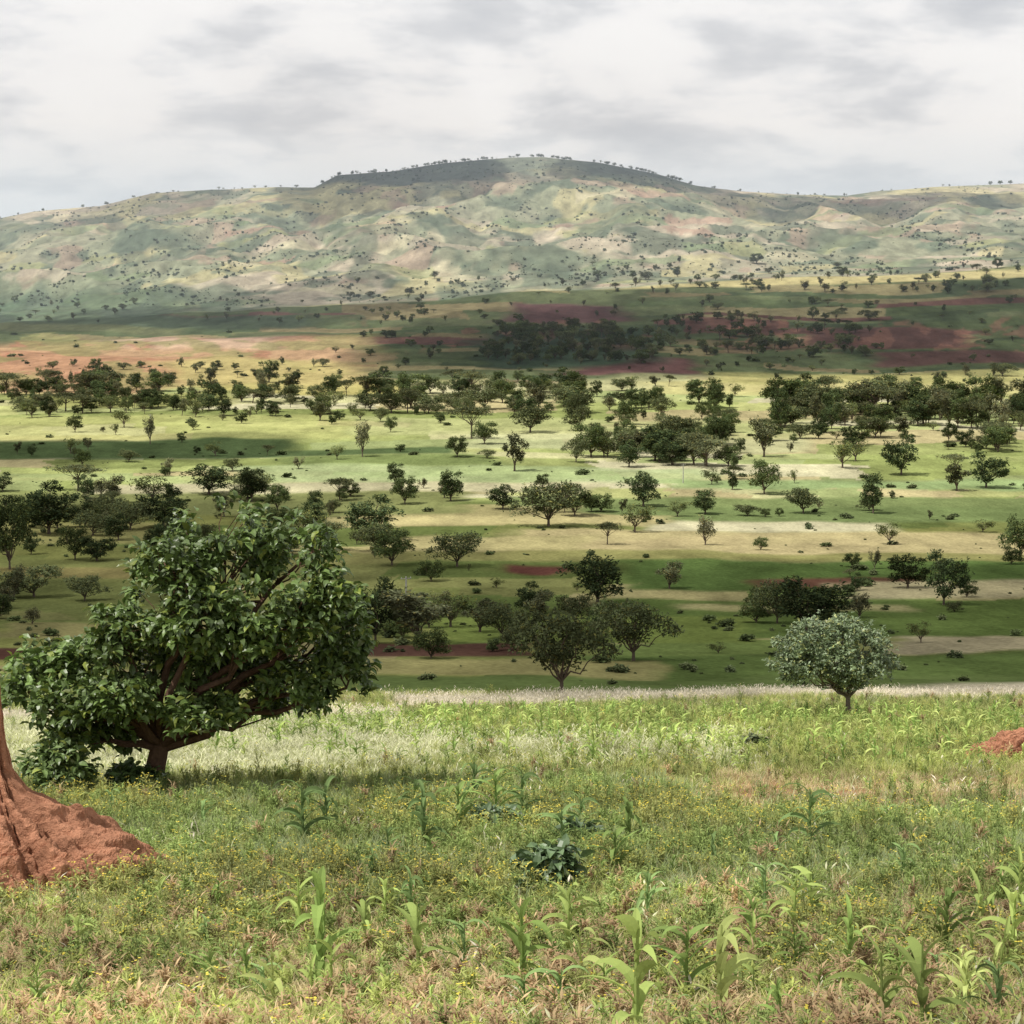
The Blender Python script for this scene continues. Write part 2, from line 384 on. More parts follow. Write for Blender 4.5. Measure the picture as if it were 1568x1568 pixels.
    i=np.floor((x+n*200)/80); j=np.floor((y+n3*300+n2*90+x*.15)/48); kk=(hsh(i,j,5)*len(pl)).astype(int)
    pm=(hsh(i,j,6)<.40)*(p>318)*0.7
    m=pm[...,None]; H[:]=H*(1-m)+pl[kk]*m
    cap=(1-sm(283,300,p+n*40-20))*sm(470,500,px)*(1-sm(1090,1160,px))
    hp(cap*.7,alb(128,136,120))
    hp(cap*np.maximum(1-sm(740,790,px),sm(860,910,px)*.8)*.9,alb(92,104,96))  # woodland plus cloud shadow painted dark, the sunlit gap left paler
    hp(sm(440,460,p)*(1-sm(250,420,px))*.9,alb(108,132,102))
    hp(sm(.56,.66,fbm(px/70,p/24,3,96))*sm(325,345,p)*.7,drk)
    H*=(.70+.60*fbm(x/18,y/36,3,97))[...,None]
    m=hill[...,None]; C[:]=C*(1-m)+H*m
    # ---- foreground field
    m=sm(1086,1098,p+wob*10); put(m,alb(186,186,110))
    fg=fbm(x/3.2,y/3.2,4,61)
    put(sm(.5,.7,fg)*sm(1090,1110,p)*.8,alb(182,164,110))
    put(sm(1170,1200,p+wob*20)*(1-sm(1240,1260,p))*sm(980,1100,px)*sm(.32,.5,fg),alb(206,158,114))
    put(sm(1380,1470,p+wob*60)*.9,alb(204,174,124))
    return C,p
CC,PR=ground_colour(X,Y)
CC*= (0.85+0.3*fbm(X/9,Y/16,3,66))[...,None]
nr_,nc=X.shape
g=Geo(); idx=np.arange(nr_*nc).reshape(nr_,nc)
q=np.stack([idx[:-1,:-1],idx[:-1,1:],idx[1:,1:],idx[1:,:-1]],-1).reshape(-1,4)
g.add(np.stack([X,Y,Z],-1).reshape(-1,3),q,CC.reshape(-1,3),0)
m,nt,N,L=newmat('ground_fields')
out=N.new('ShaderNodeOutputMaterial'); a=N.new('ShaderNodeAttribute'); a.attribute_name='Col'; geo=N.new('ShaderNodeNewGeometry')
def nz(scale,det,vec=None,rough=.6):
    n=N.new('ShaderNodeTexNoise'); n.inputs['Scale'].default_value=scale; n.inputs['Detail'].default_value=det; n.inputs['Roughness'].default_value=rough
    L.new(vec if vec else geo.outputs['Position'],n.inputs['Vector']); return n
mp=N.new('ShaderNodeMapping'); mp.inputs['Scale'].default_value=(1,0.35,1); L.new(geo.outputs['Position'],mp.inputs['Vector'])
n1=nz(0.06,6,mp.outputs[0],.78); n2=nz(1.6,3)
def mr(src,a0,a1,b0,b1):
    r_=N.new('ShaderNodeMapRange'); r_.inputs[1].default_value=a0;r_.inputs[2].default_value=a1;r_.inputs[3].default_value=b0;r_.inputs[4].default_value=b1
    L.new(src,r_.inputs[0]); return r_.outputs[0]
mu=N.new('ShaderNodeMath'); mu.operation='MULTIPLY'; L.new(mr(n1.outputs['Fac'],.3,.7,.6,1.4),mu.inputs[0]); L.new(mr(n2.outputs['Fac'],.3,.7,.75,1.25),mu.inputs[1])
vm=N.new('ShaderNodeVectorMath'); vm.operation='SCALE'; L.new(a.outputs['Color'],vm.inputs[0]); L.new(mu.outputs[0],vm.inputs['Scale'])
pb=N.new('ShaderNodeBsdfDiffuse'); L.new(vm.outputs[0],pb.inputs['Color'])
L.new(pb.outputs[0],out.inputs['Surface'])
link('ground_terrain',g.mesh('ground_terrain',[m],True))
print('terrain',time.time()-T0)

# ------------------------------------------------------------------ named valley trees
TL=[(860,1062,150,140,1),(970,1012,108,115,1),(915,926,84,104,6),(1445,926,90,72,6),(1390,900,55,58,2),(1235,968,92,130,6),(1190,955,75,70,1),
(700,868,62,78,1),(840,806,78,95,1),(880,790,50,55,0),(770,780,42,52,6),(690,767,50,42,2),(620,772,45,42,0),(570,826,72,95,6),(600,866,58,62,0),
(640,985,90,110,7),(690,960,60,70,5),(660,1008,50,60,0),(770,978,62,75,1),(812,940,52,62,6),(985,776,58,66,6),(972,815,52,52,5),(1080,787,40,46,2),
(1170,757,55,45,0),(1230,786,44,58,1),(1337,786,66,42,2),(1510,747,58,66,6),(1465,752,45,42,7),(1380,727,64,62,6),(1290,717,50,50,5),(1562,858,72,56,0),
(930,834,36,48,3),(788,722,60,42,7),(700,700,34,34,0),(905,700,54,52,0),(882,708,42,36,1),(1062,712,52,62,3),(1010,706,58,78,6),(970,700,46,50,7),
(1170,700,62,44,7),(1225,672,26,40,1),(1528,692,40,46,0),(812,662,46,60,1),(722,672,52,70,3),(742,680,36,36,0),(555,700,62,26,4),(320,757,50,78,6),
(385,768,54,46,2),(425,782,42,38,0),(520,766,36,50,3),(75,818,84,105,6),(0,815,60,80,6),(115,857,56,46,0),(15,872,110,62,0),(165,802,48,52,1),(250,806,62,92,6),(200,812,50,60,1),
(120,752,42,85,3),(155,758,30,30,4),(115,662,28,24,0),(190,655,34,30,5),(230,680,50,20,4),(155,582,24,42,0),(412,586,36,32,2),(1080,835,52,30,4),
(1362,834,40,38,5),(1165,842,22,22,0),(1025,902,44,44,7),(1090,742,30,28,5),(605,740,34,28,2),(660,890,36,42,0),(1100,1000,22,30,5),
(1305,868,24,28,0),(1410,984,40,36,5),(130,920,44,60,1),(1195,660,70,34,2),(885,660,44,40,1),(960,650,40,36,0),(1145,790,20,40,1),(1505,815,24,34,5),(1310,706,40,44,5),(575,985,110,80,6),(735,968,50,60,7),(880,955,50,60,1)]
rt=np.random.default_rng(5)
for (px,p,h,w,k) in TL:
    P=at(px,p); H=h/F*P[1]*1.05; W=w/F*P[1]*1.05
    me=variants[k]; H0=spec[k][0]; W0=spec[k][1]
    link('flat_topped_acacia_tree' if k==3 else ('sparse_savanna_tree' if k in(4,5) else 'savanna_tree'),me,P-np.array([0,0,0.15]),(W/W0,W/W0,H/H0),rt.uniform(0,6.28))
r=np.random.default_rng(12)
R=[(80,560,900,600,640,34),(95,1195,1650,622,656,48),(26,1200,1640,655,690,34),(130,-80,330,588,640,30),(50,330,560,595,650,28),(45,900,1200,606,690,36),
   (22,920,1120,680,718,46),(70,-60,1640,575,700,24),(44,-50,1640,690,800,28),(30,-50,600,790,860,48),(12,560,1600,850,960,34),(150,740,1000,508,558,20),(120,1000,1330,490,548,17),
   (40,-50,600,560,600,16),(80,900,1640,410,450,15),(60,-60,900,455,498,11),(170,500,1640,430,590,12),(12,-60,80,900,960,60),(18,60,560,760,820,46),(16,560,1000,940,1000,44),(14,1150,1330,935,975,44)]
xs=[];ss=[];kk=[]
for (n,x0,x1,p0,p1,h) in R:
    px=r.uniform(x0,x1,n); p=r.uniform(p0,p1,n); x,y,z=at_fast(px,p)
    hh=h/F*y*r.uniform(.45,1.2,len(x)); w=hh*r.uniform(.7,1.45,len(x))
    xs.append(np.stack([x,y,z-.2],1)); kk.append(r.choice(8,len(x),p=[.17,.17,.12,.07,.10,.12,.12,.13]))
    ss.append(np.stack([w/10,w/10,hh/10],1))
scatter('valley_tree_mass',variants,np.concatenate(xs),np.concatenate(ss),idx=np.concatenate(kk))
n=360; px=r.uniform(-100,1700,n); keep=(r.random(n)<np.interp(px,[0,480,500,1060,1100,1700],[.12,.2,.85,.85,.25,.15])); px=px[keep]
u=(px-784)/F; ysk=[]
for uu in u:
    yl=np.linspace(3000,4300,200); zz=height(uu*yl,yl); ysk.append(yl[np.argmax(zz/yl)])
ysk=np.array(ysk); x=u*ysk; z=height(x,ysk); s=r.uniform(2.5,8,len(x))/10
scatter('ridge_tree_line',variants,np.stack([x,ysk,z-.6],1),np.stack([s*1.1,s*1.1,s],1),idx=r.choice([0,1,2,5],len(x)),seed=3)
nn_=16000; px=r.uniform(-120,1700,nn_); p=r.uniform(248,470,nn_)
cl=fbm(px/50,p/14,4,201); capd=(p<300)*(px>480)*(px<1100)*((px<760)|(px>880)); keep=r.random(nn_)<sm(.46,.66,cl)*.95+.03+.45*capd; px=px[keep];p=p[keep]
x,y,z=at_fast(px,p); ok=y>1660; x,y,z=x[ok],y[ok],z[ok]
s=.4+1.1*r.random(len(x))**3.5; scatter('hillside_scrub',scrubs,np.stack([x,y,z],1),s,seed=4)
px=r.uniform(-100,1680,3200); p=r.uniform(500,1050,3200); cl=fbm(px/50,p/14,4,203)
keep=r.random(3200)<sm(.50,.68,cl)*.8+.02; x,y,z=at_fast(px[keep],p[keep]); s=(.15+.85*r.random(len(x))**2.5)*np.interp(y,[100,300,1200],[.3,.55,1.2])
scatter('field_bushes',bushes,np.stack([x,y,z],1),np.stack([s*1.3,s*1.3,s*.85],1),seed=5)
print('trees',time.time()-T0)

# ------------------------------------------------------------------ foreground tree
B=at(232,1215); mpp=B[1]/F
rr_=np.random.default_rng(33)
LB=[(352,808,74,54,0.2),(285,842,62,42,-.6),(485,820,68,48,.3),(418,852,50,42,.9),(508,905,56,62,-.3),(530,985,44,64,.4),(430,925,74,60,-1.0),(340,920,80,60,-1.2),(250,892,62,42,.6),
 (205,945,70,50,-.4),(145,982,66,40,.5),(80,1014,62,38,0.1),(40,1042,34,30,.1),(110,1055,56,38,-.8),(200,1040,66,44,-1.1),(290,1012,70,48,.3),(385,1005,70,48,.8),(462,1035,58,38,-.3),(330,1065,56,28,-.9),(538,1035,32,40,.2),(155,1100,52,30,.3),(430,1075,50,26,.6),(120,1112,38,22,-.4),(205,1135,28,16,.5)]
lob=[((a_-232)*mpp,yo*1.3,(1215-b_)*mpp,rx*mpp*1.08,1.1,rz*mpp*1.12) for (a_,b_,rx,rz,yo) in LB]
hero=tree_mesh('broadleaf_crown',51,lob,1.35,0.24,3000,7,0.26,(0.105,0.160,0.042),(0.13,0.08,0.055),0.65,lean=(0.25,0.0),fold=0.25,matleaf=M_leaf,shell=.4,twigs=260,segs=3,hole=.36,wid=.5)
link('broadleaf_tree',hero,B-np.array([0,0,.1]))
B2=at(1298,1104); m2_=B2[1]/F
lob=[]
for i in range(26):
    a_=i*2.4; h_=-1+2*(i+.5)/26; q_=math.sqrt(1-h_*h_)*.68*(1-.12*h_)
    lob.append((-.7+q_*108*m2_*math.cos(a_),q_*92*m2_*math.sin(a_),(1104-1003)*m2_+h_*54*m2_*(1 if h_>0 else .62),32*m2_,32*m2_,22*m2_))
tr2=tree_mesh('silver_crown',52,lob,1.3,0.12,3800,5,0.20,(0.17,0.225,0.115),(0.2,0.17,0.13),0.5,fold=0.2,matleaf=M_leaf,shell=.5,twigs=30)
link('round_silver_leaf_tree',tr2,B2-np.array([0,0,.1]))
def shrub(px,p,w,h,seed,col):
    P=at(px,p); s=P[1]/F; lob=[(rr_.uniform(-.6,.6)*w*s/2,rr_.uniform(-.3,.3)*w*s,h*s*rr_.uniform(.4,.7),w*s*.28,w*s*.28,h*s*.34) for _ in range(6)]
    me=tree_mesh('shrub_leaves',seed,lob,.25,.04,max(60,int(200*(w*s))),6,.22,col,(0.12,.09,.06),.6,fold=.25,matleaf=M_leaf,shell=.2,twigs=20,segs=3)
    link('broadleaf_shrub',me,P)
shrub(90,1228,130,105,61,(0.15,.22,.07)); shrub(205,1218,80,50,62,(0.10,.16,.05)); shrub(845,1375,90,75,63,(.09,.14,.06)); shrub(1155,1150,36,20,65,(.09,.11,.045)); shrub(900,1300,70,45,66,(.12,.18,.08)); shrub(760,1280,70,50,67,(.12,.18,.08))

# ------------------------------------------------------------------ termite mounds
def mound(name,loc,prof,seed,lean=0.0):
    na,nh=360,240; g=Geo(); pr_=np.array(prof,float)
    t=np.linspace(0,1,nh); rad=np.interp(t,np.linspace(0,1,len(pr_)),pr_[:,0]); hh=np.interp(t,np.linspace(0,1,len(pr_)),pr_[:,1])
    kk_=np.exp(-np.linspace(-2,2,13)**2); kk_/=kk_.sum()
    rad=np.convolve(np.pad(rad,6,mode='edge'),kk_,'valid'); hh=np.convolve(np.pad(hh,6,mode='edge'),kk_,'valid')
    A=np.linspace(0,2*math.pi,na,endpoint=False)
    T,AA=np.meshgrid(np.arange(nh),A,indexing='ij'); RR=rad[T]; HH=hh[T]
    cx,cy=np.cos(AA),np.sin(AA)
    n=fbm(cx*1.6+RR*.5+9,cy*1.6+HH*1.1+4,4,seed)-.5
    rib=np.clip(.5-np.abs(fbm(cx*6+3+HH*.15,cy*6+RR*.12,2,seed+2)-.5)*3.2,0,.5)   # rain gullies running down
    wx,wy=RR*cx,RR*cy
    n5=fbm(wx*4+HH*3,wy*4+HH*4,5,seed+6)-.5
    w=np.clip(RR*.8,.10,.8)
    RR2=RR*(1+.25*n)-rib*.55*w+n5*.25*w; HH2=HH+(n5*.38+n*.25-rib*.35)*np.clip(RR-.2,0,1)*(T>3)
    Xm=RR2*cx+lean*HH; Ym=RR2*cy
    gz=height(loc[0]+Xm,loc[1]+Ym)-loc[2]; f=np.clip(1-HH/(hh.max()*.5+.01),0,1)
    Zm=HH2+gz*f-.15*(T<3)
    col=np.array([0.50,0.245,0.15])[None,None]*(.75+.5*fbm(wx*3,wy*3+HH*4,4,seed+9)-rib*.45)[...,None]
    I=np.arange(nh*na).reshape(nh,na); I2=np.roll(I,-1,1)
    q=np.stack([I[:-1],I2[:-1],I2[1:],I[1:]],-1).reshape(-1,4)
    g.add(np.stack([Xm,Ym,Zm],-1),q,col.reshape(-1,3),0)
    link(name,g.mesh(name,[M_soil],False),loc)
P=at(-14,1352); MD=P.copy()
mound('termite_mound',P,[(3.2,-.05),(2.75,.16),(2.35,.42),(2.0,.66),(1.55,.90),(1.0,1.12),(.58,1.35),(.36,1.65),(.26,2.0),(.21,2.5),(.18,3.0),(.14,3.5),(.04,3.9)],5,0.01)
P=at(1590,1165)
mound('termite_mound',P,[(2.6,0),(2.3,.15),(1.7,.45),(1.2,.75),(.6,.95),(.1,1.05)],8)

# ------------------------------------------------------------------ maize, weeds, grass
def maize(name,seed,H=1.0,n=9,col=(0.15,0.26,0.055),tassel=False):
    r=np.random.default_rng(seed); g=Geo()
    tube(g,[(0,0,-.05),(0.01,0,H*.4),(0.02,0.01,H*.75)],[.018,.014,.006],np.array(col)*1.1,0,5)
    k=np.arange(n); zz=H*(.03+.68*k/n); az=(k%2)*math.pi+r.normal(0,.6,n)+r.uniform(0,6)
    L_=H*r.uniform(.33,.56,n)*(1-.25*np.abs(k/n-.45)); el=r.uniform(.9,1.3,n)+.12*k/n
    pos=np.stack([np.zeros(n)+.01,np.zeros(n),zz],1); c=np.array(col)[None]*r.uniform(.75,1.3,(n,1))
    ribbon(g,pos,az,el,L_,H*.068*r.uniform(.75,1.2,n),r.uniform(.8,3.0,n),7,[.5,.9,1,1,.9,.7,.4,.03],c,0,roll=r.normal(0,.4,n),fold=.35)
    if tassel:
        ribbon(g,np.tile([0.02,0.01,H*.75],(7,1)),r.uniform(0,6.3,7),r.uniform(1,1.5,7),H*.25,.012,.4,3,[1,1,1,.4],(0.35,.3,.15),0)
    return g.mesh(name,[M_grass])
mz=[maize('maize_a',1,1,11,(.27,.38,.11)),maize('maize_b',2,1,10,(0.36,.45,.14)),maize('maize_c',3,1,12,(.20,.29,.11)),maize('maize_d',4,1,9,(.42,.48,.17)),maize('maize_e',5,1,13,(.24,.34,.10),True),maize('maize_f',6,1,8,(.30,.38,.12)),maize('maize_g',7,1,12,(.23,.32,.10))]
MZ=[(465,1300,110,2),(500,1285,95,2),(650,1310,115,2),(635,1260,75,2),(725,1250,90,2),(760,1270,100,6),(800,1265,95,2),(700,1285,95,6),(310,1275,55,2),(1240,1310,115,2),(1185,1330,60,2),
(490,1520,190,0),(460,1440,110,1),(420,1560,120,3),(640,1500,130,5),(630,1420,95,2),(800,1520,150,0),(870,1470,130,1),(890,1530,125,3),(975,1600,220,1),(1100,1590,200,3),(1050,1540,140,6),
(1215,1440,115,1),(1240,1410,95,5),(1380,1360,75,2),(1450,1470,120,6),(1350,1600,160,1),(1410,1620,180,5),(1550,1480,130,1),(1300,1500,115,0),(60,1560,95,0),(120,1470,75,1),(280,1490,75,3),
(560,1460,90,5),(710,1500,100,2),(990,1420,95,2),(940,1350,90,6),(860,1320,90,2),(890,1290,80,2),(960,1300,85,6),(1150,1480,115,0),(1480,1560,105,3),(1170,1400,85,2),(1090,1330,60,2),(170,1255,50,2),(245,1400,55,1),(1560,1400,95,1),(1500,1440,95,5)]
for (px,p,h,k) in MZ:
    P=at(px,min(p,1600)); s=h/F*P[1]*1.25
    link('maize_plant',mz[k],P,(s*rr_.uniform(.9,1.2),s*rr_.uniform(.9,1.2),s),rr_.uniform(0,6.28))
def tuft(name,seed,n,H,W,col,col2,spread=.12,curl=.9,seeds=None):
    r=np.random.default_rng(seed); g=Geo()
    pos=np.concatenate([r.normal(0,spread,(n,2)),np.zeros((n,1))-.02],1)
    t=r.random((n,1)); c=np.array(col)[None]*(1-t)+np.array(col2)[None]*t; c=c*r.uniform(.75,1.3,(n,1))
    ribbon(g,pos,r.uniform(0,6.3,n),r.uniform(.9,1.5,n),H*r.uniform(.5,1.1,n),W,curl*r.uniform(.3,1.5,n),3,[.8,1,.7,.1],c,0,roll=r.normal(0,.5,n))
    if seeds is not None:
        m_=len(pos)//3; pp=pos[:m_]+np.array([0,0,H*.75])+r.normal(0,spread*.7,(m_,3))
        ribbon(g,pp,r.uniform(0,6.3,m_),r.uniform(.8,1.5,m_),H*.3,W*2.2,.5,2,[.3,1,.1],seeds,0)
    return g.mesh(name,[M_grass])
def weed(name,seed,H,col,flower,nf=5,nst=6):
    r=np.random.default_rng(seed); g=Geo()
    for k in range(nst):
        a=r.uniform(0,6.3); top=np.array([math.cos(a)*H*.3*r.random(),math.sin(a)*H*.3*r.random(),H*r.uniform(.65,1.05)]); b=np.array([r.normal(0,.06),r.normal(0,.06),-.02])
        pts=bent(b,top,4,r,.04); tube(g,pts,[.006,.005,.004,.003],np.array(col)*.9,0,3)
        m_=10; tt=r.uniform(.1,.95,m_)[:,None]; pos=b+(top-b)*tt
        ribbon(g,pos,r.uniform(0,6.3,m_),r.uniform(.1,1.2,m_),r.uniform(.06,.15,m_),.022,.6,2,[.3,1,.1],np.array(col)[None]*r.uniform(.7,1.3,(m_,1)),0)
        if flower is not None and k%2==0:
            pos=top+r.normal(0,.04,(nf//2+1,3)); ribbon(g,pos,r.uniform(0,6.3,len(pos)),r.uniform(-.3,.6,len(pos)),.024,.022,0,2,[.6,1,.5],flower,0)
    return g.mesh(name,[M_grass])
G_green=tuft('tuft_green',1,30,.38,.011,(.29,.34,.11),(.40,.42,.16))
G_lime=tuft('tuft_lime',2,30,.36,.012,(.39,.43,.13),(.49,.50,.20))
G_dry=tuft('tuft_dry',3,28,.28,.011,(.60,.51,.31),(.56,.47,.26),.13,1.3)
G_brown=tuft('tuft_brown',4,22,.2,.013,(.48,.34,.19),(.58,.46,.27),.14,1.6)
G_pale=tuft('tuft_pale',5,34,.60,.012,(.42,.47,.22),(.54,.54,.32),.16,.6,(.56,.56,.36))
G_plume=tuft('tuft_plume',6,34,.75,.012,(.50,.47,.32),(.58,.53,.39),.18,.6,(.66,.60,.48))
G_blue=tuft('tuft_blue',7,30,.38,.011,(.27,.34,.17),(.37,.42,.23))
W_y=weed('weed_yellow',8,.5,(.32,.35,.12),(.68,.57,.10)); W_y2=weed('weed_yellow2',9,.60,(.34,.35,.13),(.66,.54,.10),6); W_g=weed('weed_green',10,.42,(.28,.36,.12),None)
W_lf=weed('weed_leafy',11,.30,(.38,.43,.13),None,0,9); W_r=weed('weed_rusty',12,.42,(.44,.33,.19),(.46,.29,.18),6)
kinds=[G_green,G_lime,G_dry,G_brown,G_pale,G_plume,G_blue,W_y,W_y2,W_g,W_lf,W_r]
n=60000; r=np.random.default_rng(77)
t=r.random(n); y=np.exp(math.log(11)+t**0.85*(math.log(140)-math.log(11))); u=r.uniform(-.305,.305,n); x=u*np.maximum(y,12)
p,px=rows(u,y); 
yq=np.interp(y,[9,15],[1700,1568]); p=np.where(y<15,yq,p)
z=height(x,y)
f1=fbm(x/2.5,y/2.5,3,301); f2=fbm(x/5+9,y/5,3,302)
W_=np.zeros((n,12))+0.02
W_[:,0]+=1.1; W_[:,6]+=1.8*sm(.42,.56,f1)*sm(1190,1230,p)*(1-sm(1400,1450,p)); W_[:,1]+=.9*sm(.4,.6,f2); W_[:,2]+=.35
yel=sm(1190,1240,p)*(1-sm(1460,1540,p)); W_[:,7]+=.75*yel*sm(.40,.58,f2)+.05; W_[:,8]+=.45*yel*sm(.45,.6,f2); W_[:,9]+=.5*yel+.15
dry=sm(1350,1450,p+f1*90-45); W_[:,2]+=3.2*dry; W_[:,3]+=1.9*dry; W_[:,11]+=.5*dry; W_[:,10]+=.8*dry
W_[:,0]*=(1-.5*dry); W_[:,6]*=1-dry
corn=sm(1085,1100,p)*(1-sm(1160,1190,p)); W_[:,1]+=1.6*corn; W_[:,10]+=.6*corn; W_[:,2]+=.5*corn
pal=sm(1095,1108,p)*(1-sm(1185,1215,p+f1*20-10))*(1-sm(420,720,px+f2*300-150)); W_*=(1-.8*pal)[:,None]; W_[:,4]+=4*pal; W_[:,1]+=1.5*pal
pal2=sm(1120,1130,p)*(1-sm(1165,1190,p))*(1-sm(1050,1250,px))*sm(300,400,px)*.8; W_[:,4]+=2.5*pal2
rd=sm(1170,1195,p)*(1-sm(1240,1260,p))*sm(980,1150,px); W_*=(1-.5*rd)[:,None]; W_[:,2]+=1.2*rd; W_[:,3]+=1.2*rd
line=np.where(px<600,1091,1074)-12*(px-784)/784
plu=np.exp(-((p-line)/6)**2)*(.6+.8*f2); pm_=plu>.45; W_*=(1-.97*pm_)[:,None]; W_[:,5]+=8*pm_
W_/=W_.sum(1)[:,None]; cum=np.cumsum(W_,1); kind=(r.random(n)[:,None]>cum).sum(1).clip(0,11)
keep=(r.random(n)>.7*rd*sm(.33,.48,f1))&((p>1066)|pm_)&~((x-MD[0])**2/4.2+(y-MD[1])**2/4.2<1)&(r.random(n)>.25*dry)
s=r.uniform(.6,1.3,n)*np.interp(y,[12,30,70,130],[.75,.9,1.2,1.4])
sc=np.stack([s*1.1,s*1.1,s],1); sc[:,2]*=1-.25*dry
sc[kind==4,2]*=.5; sc[kind==5,2]*=.4
scatter('field_grass',kinds,np.stack([x,y,z],1)[keep],sc[keep],idx=kind[keep],seed=9)
n=3400; y=r.uniform(50,100,n); u=r.uniform(-.30,.30,n); x=u*y; p,px=rows(u,y)
keep=(px>330+80*r.normal(size=n))&(p>1092)&(p<1185)&(r.random(n)<np.interp(p,[1090,1110,1150,1185],[1,.9,.45,.15]))&(fbm(x/6,y/6,3,400)>.36)
s=r.uniform(.6,1.15,n); z=height(x,y)
scatter('maize_crop',[mz[1],mz[3],mz[0]],np.stack([x,y,z],1)[keep],s[keep],seed=10)
n=620; y=np.exp(r.uniform(math.log(14),math.log(52),n)); u=r.uniform(-.28,.28,n); x=u*y; p,px=rows(u,y); z=height(x,y)
keep=(px>450-200*(p>1380))&(fbm(x/3,y/3,3,401)>.50)&(r.random(n)<.75); s=.22+.55*r.random(n)**1.6
scatter('young_maize',mz,np.stack([x,y,z],1)[keep],s[keep],seed=11)
print('veg',time.time()-T0)

# ------------------------------------------------------------------ utility poles
def pole(px,p,h):
    P=at(px,p); H=h/F*P[1]; g=Geo(); tube(g,[(0,0,-.5),(0,0,H*.5),(0,0,H)],[.16,.13,.10],(.42,.40,.37),0,8)
    tube(g,[(-.8,0,H*.93),(.8,0,H*.93)],[.06,.06],(.3,.28,.25),0,4)
    for q_ in(-.7,0,.7): tube(g,[(q_,0,H*.93),(q_,0,H*.93+.25)],[.05,.03],(.5,.5,.5),0,6)
    link('utility_pole',g.mesh('utility_pole',[M_bark]),P,(1,1,1),.5)
pole(622,930,48); pole(231,668,34); pole(1046,740,30)

# ------------------------------------------------------------------ sun, drifting clouds, haze, sky
S=np.array([-0.42,-0.22,0.88]); S/=np.linalg.norm(S)
sd=bpy.data.lights.new('sun','SUN'); sd.energy=4.7; sd.angle=math.radians(.6); sd.color=(1,.955,.88)
so=bpy.data.objects.new('sun',sd); scene.collection.objects.link(so)
from mathutils import Vector
so.rotation_euler=Vector(S).to_track_quat('Z','Y').to_euler()
elev=math.asin(S[2]); azn=math.atan2(S[0],S[1])

def cloudmat(name,f):
    mc,nt,N,L=newmat(name)
    out=N.new('ShaderNodeOutputMaterial'); tb=N.new('ShaderNodeBsdfTransparent'); db=N.new('ShaderNodeBsdfDiffuse'); db.inputs[0].default_value=(.85,.86,.88,1)
    mx=N.new('ShaderNodeMixShader'); mx.inputs[0].default_value=f; L.new(tb.outputs[0],mx.inputs[1]); L.new(db.outputs[0],mx.inputs[2]); L.new(mx.outputs[0],out.inputs['Surface'])
    return mc
mc=cloudmat('cloud_vapour',.33); mcd=cloudmat('cloud_vapour_dense',.55)
def cloud(pts,alt,seed,mat=None):
    """pts: (x,y,rx,ry) ground footprint; the cloud floats alt metres up toward the sun"""
    g=Geo(); na,nb=26,11
    for (cx,cy,rx,ry) in pts:
        z0=float(height(np.array([cx]),np.array([cy]))[0]); k=(alt-z0)/S[2]
        c=np.array([cx,cy,z0])+S*k
        A,Bv=np.meshgrid(np.linspace(0,2*math.pi,na,endpoint=False),np.linspace(-math.pi/2,math.pi/2,nb),indexing='ij')
        d=np.stack([np.cos(Bv)*np.cos(A),np.cos(Bv)*np.sin(A),np.sin(Bv)],-1)
        q_=.7+.7*fbm(d[...,0]*2.2+cx*.01+30,d[...,1]*2.2+d[...,2]+cy*.01+30,3,seed)
        q_[:,0]=q_[:,0].mean(); q_[:,-1]=q_[:,-1].mean()
        rz=min(rx,ry)*.35; V=c+d*q_[...,None]*np.array([rx,ry,rz])
        I=np.arange(na*nb).reshape(na,nb); I2=np.roll(I,-1,0)
        q=np.stack([I[:,:-1],I2[:,:-1],I2[:,1:],I[:,1:]],-1).reshape(-1,4)
        g.add(V.reshape(-1,3),q,(.8,.8,.8),0)
    link('cloud',g.mesh('cloud',[mat or mc],True))
def patch(x0,x1,p0,p1,nx,ny,seed,ov=1.25):
    y0=at((x0+x1)/2,p1)[1]; y1=at((x0+x1)/2,p0)[1]
    return patchw(x0,x1,y0,y1,nx,ny,seed,ov)
def patchw(x0,x1,y0,y1,nx,ny,seed,ov=1.25):
    r=np.random.default_rng(seed); o=[]
    for j in range(ny):
        y=y0+(y1-y0)*(j+.5)/ny
        for i in range(nx):
            px=x0+(x1-x0)*(i+.5)/nx; sx=(x1-x0)/nx/F*y; sy=(y1-y0)/ny
            o.append(((px-784)/F*y+r.normal(0,.15)*sx,y+r.normal(0,.1)*sy,sx*.5*ov*r.uniform(.85,1.2),sy*.5*ov*r.uniform(.85,1.2)))
    return o
cloud(patch(-500,2100,872,1052,10,3,1,1.35),520,1)
cloud(patch(-300,420,770,870,3,2,2),560,2)
cloud(patch(420,760,850,880,2,1,14),560,14)
cloud(patch(-200,450,676,712,3,1,3),620,3)
cloud(patch(620,1750,455,568,6,2,4,1.4),900,4)
cloud(patch(-200,620,474,502,4,1,5,1.3),900,5)
cloud(patch(560,900,500,560,2,2,6),900,6)
cloud(patchw(455,765,3050,3950,3,2,7,1.5),1500,7,mcd)
cloud(patchw(900,1150,3150,3900,2,2,8,1.4),1500,8,mcd)
cloud(patchw(1120,1520,3000,3300,4,1,9,1.3),1500,9,mcd)
cloud(patchw(160,330,3150,3700,2,1,10,1.3),1500,10)

